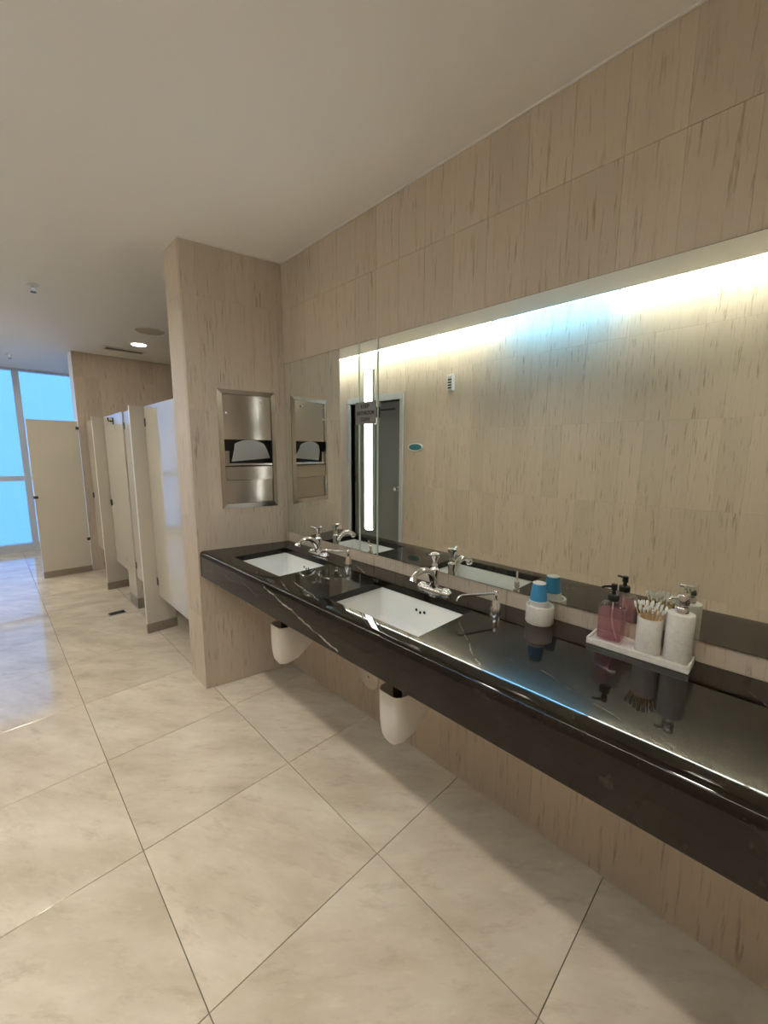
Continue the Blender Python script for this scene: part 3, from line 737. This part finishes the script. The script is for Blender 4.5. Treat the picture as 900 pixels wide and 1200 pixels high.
bm = bmesh.new(); tube(bm, smooth_path([(0, 0, bh+.004), (0, 0, .08), (-.002, -.006, .045), (-.006, -.018, .014)], 4), .0026, 8); obj('dip_tube', bm, 'strawtube', gb, 50)
bm = bmesh.new(); lathe(bm, [(0, bh+.0125), (.0165, bh+.0125), (.0165, bh+.028), (.015, bh+.030), (.006, bh+.031), (.006, bh+.042), (.0085, bh+.044), (.0085, bh+.062), (0, bh+.063)], 20); pm = obj('pump', bm, 'blackplastic', gb, 40)
bm = bmesh.new(); tube(bm, [(-.004, .004, bh+.055), (-.02, .022, bh+.0545), (-.026, .028, bh+.051)], [.0042, .0035, .003], 8); obj('nozzle', bm, 'blackplastic', pm, 40)
# tumbler of cotton swabs
TX, TY = 1.326, .246
tm = thing('tumbler', 'white marble tumbler holding cotton swabs', 'tumbler', (TX, TY, TRZ))
bm = bmesh.new(); lathe(bm, [(0, 0), (.0305, 0), (.032, .002), (.032, .104), (.031, .106), (.0275, .106), (.0265, .104), (.0265, .008), (0, .008)], 36); obj('tumbler_wall', bm, 'wmarble', tm, 40)
def bmsw(a):
    bm = bmesh.new()
    if a: tube(bm, [(0, 0, .004), (0, 0, .074)], .0012, 6)
    else: lathe(bm, [(.0012, .064), (.0026, .067), (.003, .072), (.0027, .077), (.0015, .0795), (0, .080)], 8)
    return bm
stick = mesh(bmsw(1), 'stick', M['wood'], 40); tipm = mesh(bmsw(0), 'cotton_tip', M['cotton'], 60)
bm = bmesh.new(); lathe(bm, [(0, 0), (.0015, .001), (.0027, .004), (.003, .009), (.0012, .014)], 8); tip0 = mesh(bm, 'cotton_tip', M['cotton'], 60)
k = 0
for rad, cnt in ((.0, 1), (.008, 6), (.0155, 12), (.0222, 17)):
    for i in range(cnt):
        a = 2*math.pi*i/cnt + rad*40; k += 1
        px, py = rad*math.cos(a), rad*math.sin(a)
        s = thing('cotton_swab', 'wooden cotton swab standing in the marble tumbler', 'cotton swab', (TX+px*.82, TY+py*.82, TRZ+.072+random.uniform(-.003, .004)-rad*.25), group='cotton swabs in the tumbler')
        lean = Vector((px, py, 0))*13 + Vector((random.uniform(-.05, .05), random.uniform(-.05, .05), 1))
        s.rotation_mode = 'QUATERNION'; s.rotation_quaternion = lean.to_track_quat('Z', 'Y')
        obj('stick', stick, None, s); obj('cotton_tip', tipm, None, s); obj('cotton_tip', tip0, None, s)
# white lotion bottle with chrome pump
wb_ = thing('soap_bottle', 'white marble cylinder soap bottle with a chrome pump', 'soap bottle', (1.328, .176, TRZ))
bm = bmesh.new(); lathe(bm, [(0, 0), (.031, 0), (.0325, .002), (.0325, .136), (.031, .139), (.014, .140), (0, .140)], 36); obj('body', bm, 'wmarble', wb_, 40)
bm = bmesh.new(); lathe(bm, [(0, .139), (.0165, .139), (.0165, .155), (.0155, .1565), (.0115, .157), (.0115, .163), (.0145, .1635), (.0155, .165), (.0155, .191), (.0145, .1925), (0, .1925)], 24); pm = obj('pump', bm, 'chrome', wb_, 40)
bm = bmesh.new(); tube(bm, [(-.006, .008, .182), (-.019, .024, .1815), (-.022, .029, .177)], [.0052, .0045, .004], 10); obj('nozzle', bm, 'chrome', pm, 40)

# ------------------------------------------------------------------ toilet stalls
DXP = .92; ST = .013; Z0, Z1 = .30, 1.79
def fin(y, label):
    t = thing('stall_partition', label, 'partition', (.813, y, 0), group='stall partitions')
    bm = bmesh.new(); poly_extrude(bm, [(0, 0, .075), (.218, 0, .075), (.218, 0, Z0), (SX-.82, 0, Z0), (SX-.82, 0, Z1), (0, 0, Z1)], (0, .026, 0)); obj('panel', bm, 'stall', t)
    obj('edge_strip', B(-.002, 0, 0, .026, .075, Z1+.001), 'stalledge', t); obj('shoe', B(-.003, .221, -.004, .030, 0, .076), 'shoe', t)
    bm = bmesh.new(); lathe(bm, [(0, 0), (.004, 0), (.003, .002), (0, .0025)], 8); bmesh.ops.rotate(bm, verts=bm.verts, matrix=Matrix.Rotation(math.pi/2, 3, 'X')); bmesh.ops.translate(bm, verts=bm.verts, vec=(.11, -.004, .05)); obj('screw', bm, 'blackmetal', t)
fin(3.52, 'beige stall partition fin with steel shoe beside the floor drain'); fin(4.96, 'beige stall partition fin with steel shoe nearer the end wall')
def sdoor(y0, y1, label, hinge, hook=False):
    t = thing('stall_door', label, 'stall door', (DXP, y0, Z0), group='stall doors')
    obj('panel', B(-ST, ST, .004, y1-y0-.004, 0, Z1-Z0, bev=.0015), 'stall', t)
    yh = y1-y0-.014 if hinge else .014
    for z in (.12, Z1-Z0-.12): obj('hinge', B(-.018, .018, yh-.012, yh+.012, z-.03, z+.03), 'blackmetal', t)
    yl_ = 0.05 if hinge else y1-y0-.05
    obj('latch', B(-.024, -ST, yl_-.02, yl_+.02, .60, .66, bev=.003), 'blackmetal', t)
    if hook:
        bm = bmesh.new(); tube(bm, [(-ST, y1-y0-.42, Z1-Z0-.06), (-.05, y1-y0-.42, Z1-Z0-.06), (-.055, y1-y0-.42, Z1-Z0-.03)], .006, 8); box(bm, -.018, -ST, y1-y0-.435, y1-y0-.405, Z1-Z0-.09, Z1-Z0-.03); obj('coat_hook', bm, 'blackmetal', t)
sdoor(2.655, 3.516, 'pale stall door right behind the tiled dividing wall', True)
sdoor(3.55, 4.15, 'stall door between the drain-side fin and the slim pilaster', True)
sdoor(4.44, 4.956, 'stall door with a coat hook beyond the slim pilaster', False, True)
sdoor(4.99, 5.90, 'stall door next to the tiled end wall', False)
t = thing('stall_pilaster', 'slim floor-standing stall pilaster between two stall doors', 'pilaster', (.92, 4.15, 0))
obj('panel', B(-.022, .022, .004, .285, .10, Z1), 'stall', t); obj('shoe', B(-.025, .025, 0, .289, 0, .10), 'shoe', t)
t = thing('privacy_screen', 'wide beige privacy screen standing in front of the window', 'privacy screen', (.372, 5.92, 0))
obj('panel', B(0, .452, -.013, .013, .07, Z1), 'stall', t); obj('shoe', B(-.003, .455, -.017, .017, 0, .072), 'shoe', t)
obj('edge_strip', B(-.002, 0, -.013, .013, .072, Z1), 'stalledge', t)
for z in (1.71, .40): obj('bracket', B(.43, .4615, -.022, .0195, z-.016, z+.016), 'blackmetal', t)
obj('latch', B(-.012, .03, -.022, .02, .92, .95), 'blackmetal', t)

# ------------------------------------------------------------------ ceiling fixtures, drain
dl = thing('downlight', 'round recessed ceiling downlight switched on above the stalls', 'downlight', (1.31, 5.06, CZ))
bm = bmesh.new(); lathe(bm, [(.068, -.004), (.084, -.004), (.088, -.0005), (.068, -.0005), (.068, -.004)], 32); obj('trim_ring', bm, 'plasticwhite', dl, 40)
bm = bmesh.new(); lathe(bm, [(0, -.003), (.068, -.003), (.068, -.0008), (0, -.0008)], 32); obj('lens', bm, 'downlight', dl)
for (x, y), lb in zip(FILL_LAMPS, ('added unseen aisle fill light near the back wall', 'added unseen aisle fill light opposite the soap bottles', 'added unseen aisle fill light opposite the sinks', 'added unseen aisle fill light between the dividing wall and the doorway', 'added unseen aisle fill light beside the privacy screen', 'added unseen aisle fill light next to the window')):
    t = thing('added_fill_downlight', lb, 'downlight', (x, y, CZ), group='added aisle fill lights')  # fill lamp added out of view to brighten floor and ceiling
    bm = bmesh.new(); lathe(bm, [(.0995, -.003), (.117, -.003), (.12, 0), (.0995, 0), (.0995, -.003)], 32); obj('trim_ring', bm, 'plasticwhite', t, 40)
    bm = bmesh.new(); lathe(bm, [(.099, 0), (.099, .175), (.1005, .175), (.1005, 0), (.099, 0)], 32); obj('baffle', bm, 'blackmetal', t, 40)  # black sides keep the added lens out of mirror and floor reflections
    bm = bmesh.new(); lathe(bm, [(0, .16), (.095, .16), (.095, .172), (0, .172)], 32); obj('lens', bm, 'fill_light', t)
spk = thing('ceiling_speaker', 'round flush ceiling speaker grille', 'speaker', (1.25, 4.43, CZ))
bm = bmesh.new(); lathe(bm, [(0, -.006), (.10, -.006), (.118, -.005), (.124, -.0005), (0, -.0005)], 36); obj('grille', bm, 'stall', spk, 30)
vt = thing('air_vent', 'rectangular ceiling air vent beside the downlight', 'vent', (1.26, 5.44, CZ))
bm = bmesh.new()
for q in ((-.2, .2, -.075, -.055), (-.2, .2, .055, .075), (-.2, -.18, -.055, .055), (.18, .2, -.055, .055)): box(bm, *q, -.010, -.0005)
obj('frame', bm, 'plasticwhite', vt); obj('duct', B(-.18, .18, -.055, .055, -.003, -.0008), 'blackmetal', vt)
for i in range(5):
    y = -.044+.022*i; bm = bmesh.new(); poly_extrude(bm, [(-.18, y-.009, -.009), (-.18, y+.004, -.004), (-.18, y+.005, -.005), (-.18, y-.008, -.010)], (.36, 0, 0)); obj('slat', bm, 'stall', vt)
for x, y, lb in ((.362, 3.78, 'small pendant fire sprinkler on the ceiling over the aisle'), (.351, 6.66, 'small pendant fire sprinkler on the ceiling near the window')):
    t = thing('fire_sprinkler', lb, 'sprinkler', (x, y, CZ), group='ceiling sprinklers')
    bm = bmesh.new(); lathe(bm, [(0, -.0005), (.038, -.0005), (.036, -.006), (.014, -.010), (0, -.010)], 20); obj('escutcheon', bm, 'plasticwhite', t, 40)
    bm = bmesh.new(); lathe(bm, [(0, -.009), (.010, -.009), (.008, -.028), (0, -.028)], 12)
    for s in (-1, 1): tube(bm, [(s*.008, 0, -.022), (s*.013, 0, -.036), (0, 0, -.052)], .0022, 6)
    obj('frame', bm, 'chrome', t, 40)
    bm = bmesh.new(); lathe(bm, [(0, -.050), (.017, -.051), (.017, -.053), (0, -.0545)], 14); obj('deflector', bm, 'blackmetal', t, 40)
fd = thing('floor_drain', 'small dark rectangular floor drain in front of the stalls', 'drain', (.73, 4.18, 0))
obj('pan', B(-.066, .066, -.045, .045, .0004, .0012), 'darkhole', fd)
bm = bmesh.new()
for q in ((-.066, .066, -.045, -.038), (-.066, .066, .038, .045), (-.066, -.059, -.038, .038), (.059, .066, -.038, .038)): box(bm, *q, .0012, .003)
obj('rim', bm, 'shoe', fd)
for i in range(7): obj('bar', B(-.0555+.0165*i, -.0515+.0165*i, -.038, .038, .0012, .0026), 'blackmetal', fd)

# ------------------------------------------------------------------ cove tubes along the opposite wall
for i in range(-1, 8):
    blue = i == 1
    lb = 'bluish fluorescent tube in the ceiling cove opposite the mirror' if blue else 'warm white fluorescent tube in the ceiling cove opposite the mirror'
    t = thing('fluorescent_tube', lb, 'tube light', (OX+.155, i*1.0+.5, CZ+.023), group='tubes in the cove')
    bm = bmesh.new(); tube(bm, [(0, -.488, 0), (0, .488, 0)], .013, 12); obj('glass_tube', bm, 'tube_blue' if blue else 'tube_white', t, 40)
    for s in (-1, 1): 
        bm = bmesh.new(); tube(bm, [(0, s*.488, 0), (0, s*.499, 0)], .0135, 12); box(bm, -.008, .008, s*.492-.005, s*.492+.005, 0, .168); obj('end_cap', bm, 'plasticwhite', t, 40)

# ------------------------------------------------------------------ small things on the opposite wall
al = thing('wall_alarm', 'small white wall alarm box on the tiled wall, seen in the mirror', 'alarm', (OX, 2.53, 2.07))
obj('housing', B(0, .045, -.034, .034, 0, .16, bev=.004), 'plasticwhite', al)
for i in range(4): obj('grille_slot', B(.045, .0462, -.022, .022, .022+.026*i, .036+.026*i), 'blackmetal', al)
obj('strobe_lens', B(.045, .053, -.02, .02, .125, .15, bev=.003), 'plasticwhite', al)
ov = thing('oval_sign', 'oval teal sign with a white rim beside the doorway, seen in the mirror', 'sign', (OX, 3.0, 1.472))
def oval(a, b, x0, x1):
    bm = bmesh.new(); poly_extrude(bm, [(x0, a*math.cos(q), .04+b*math.sin(q)) for q in [2*math.pi*k/40 for k in range(40)]], (x1-x0, 0, 0)); return bm
obj('rim', oval(.105, .044, 0, .012), 'plasticwhite', ov); obj('face', oval(.092, .034, .012, .014), 'teal', ov)
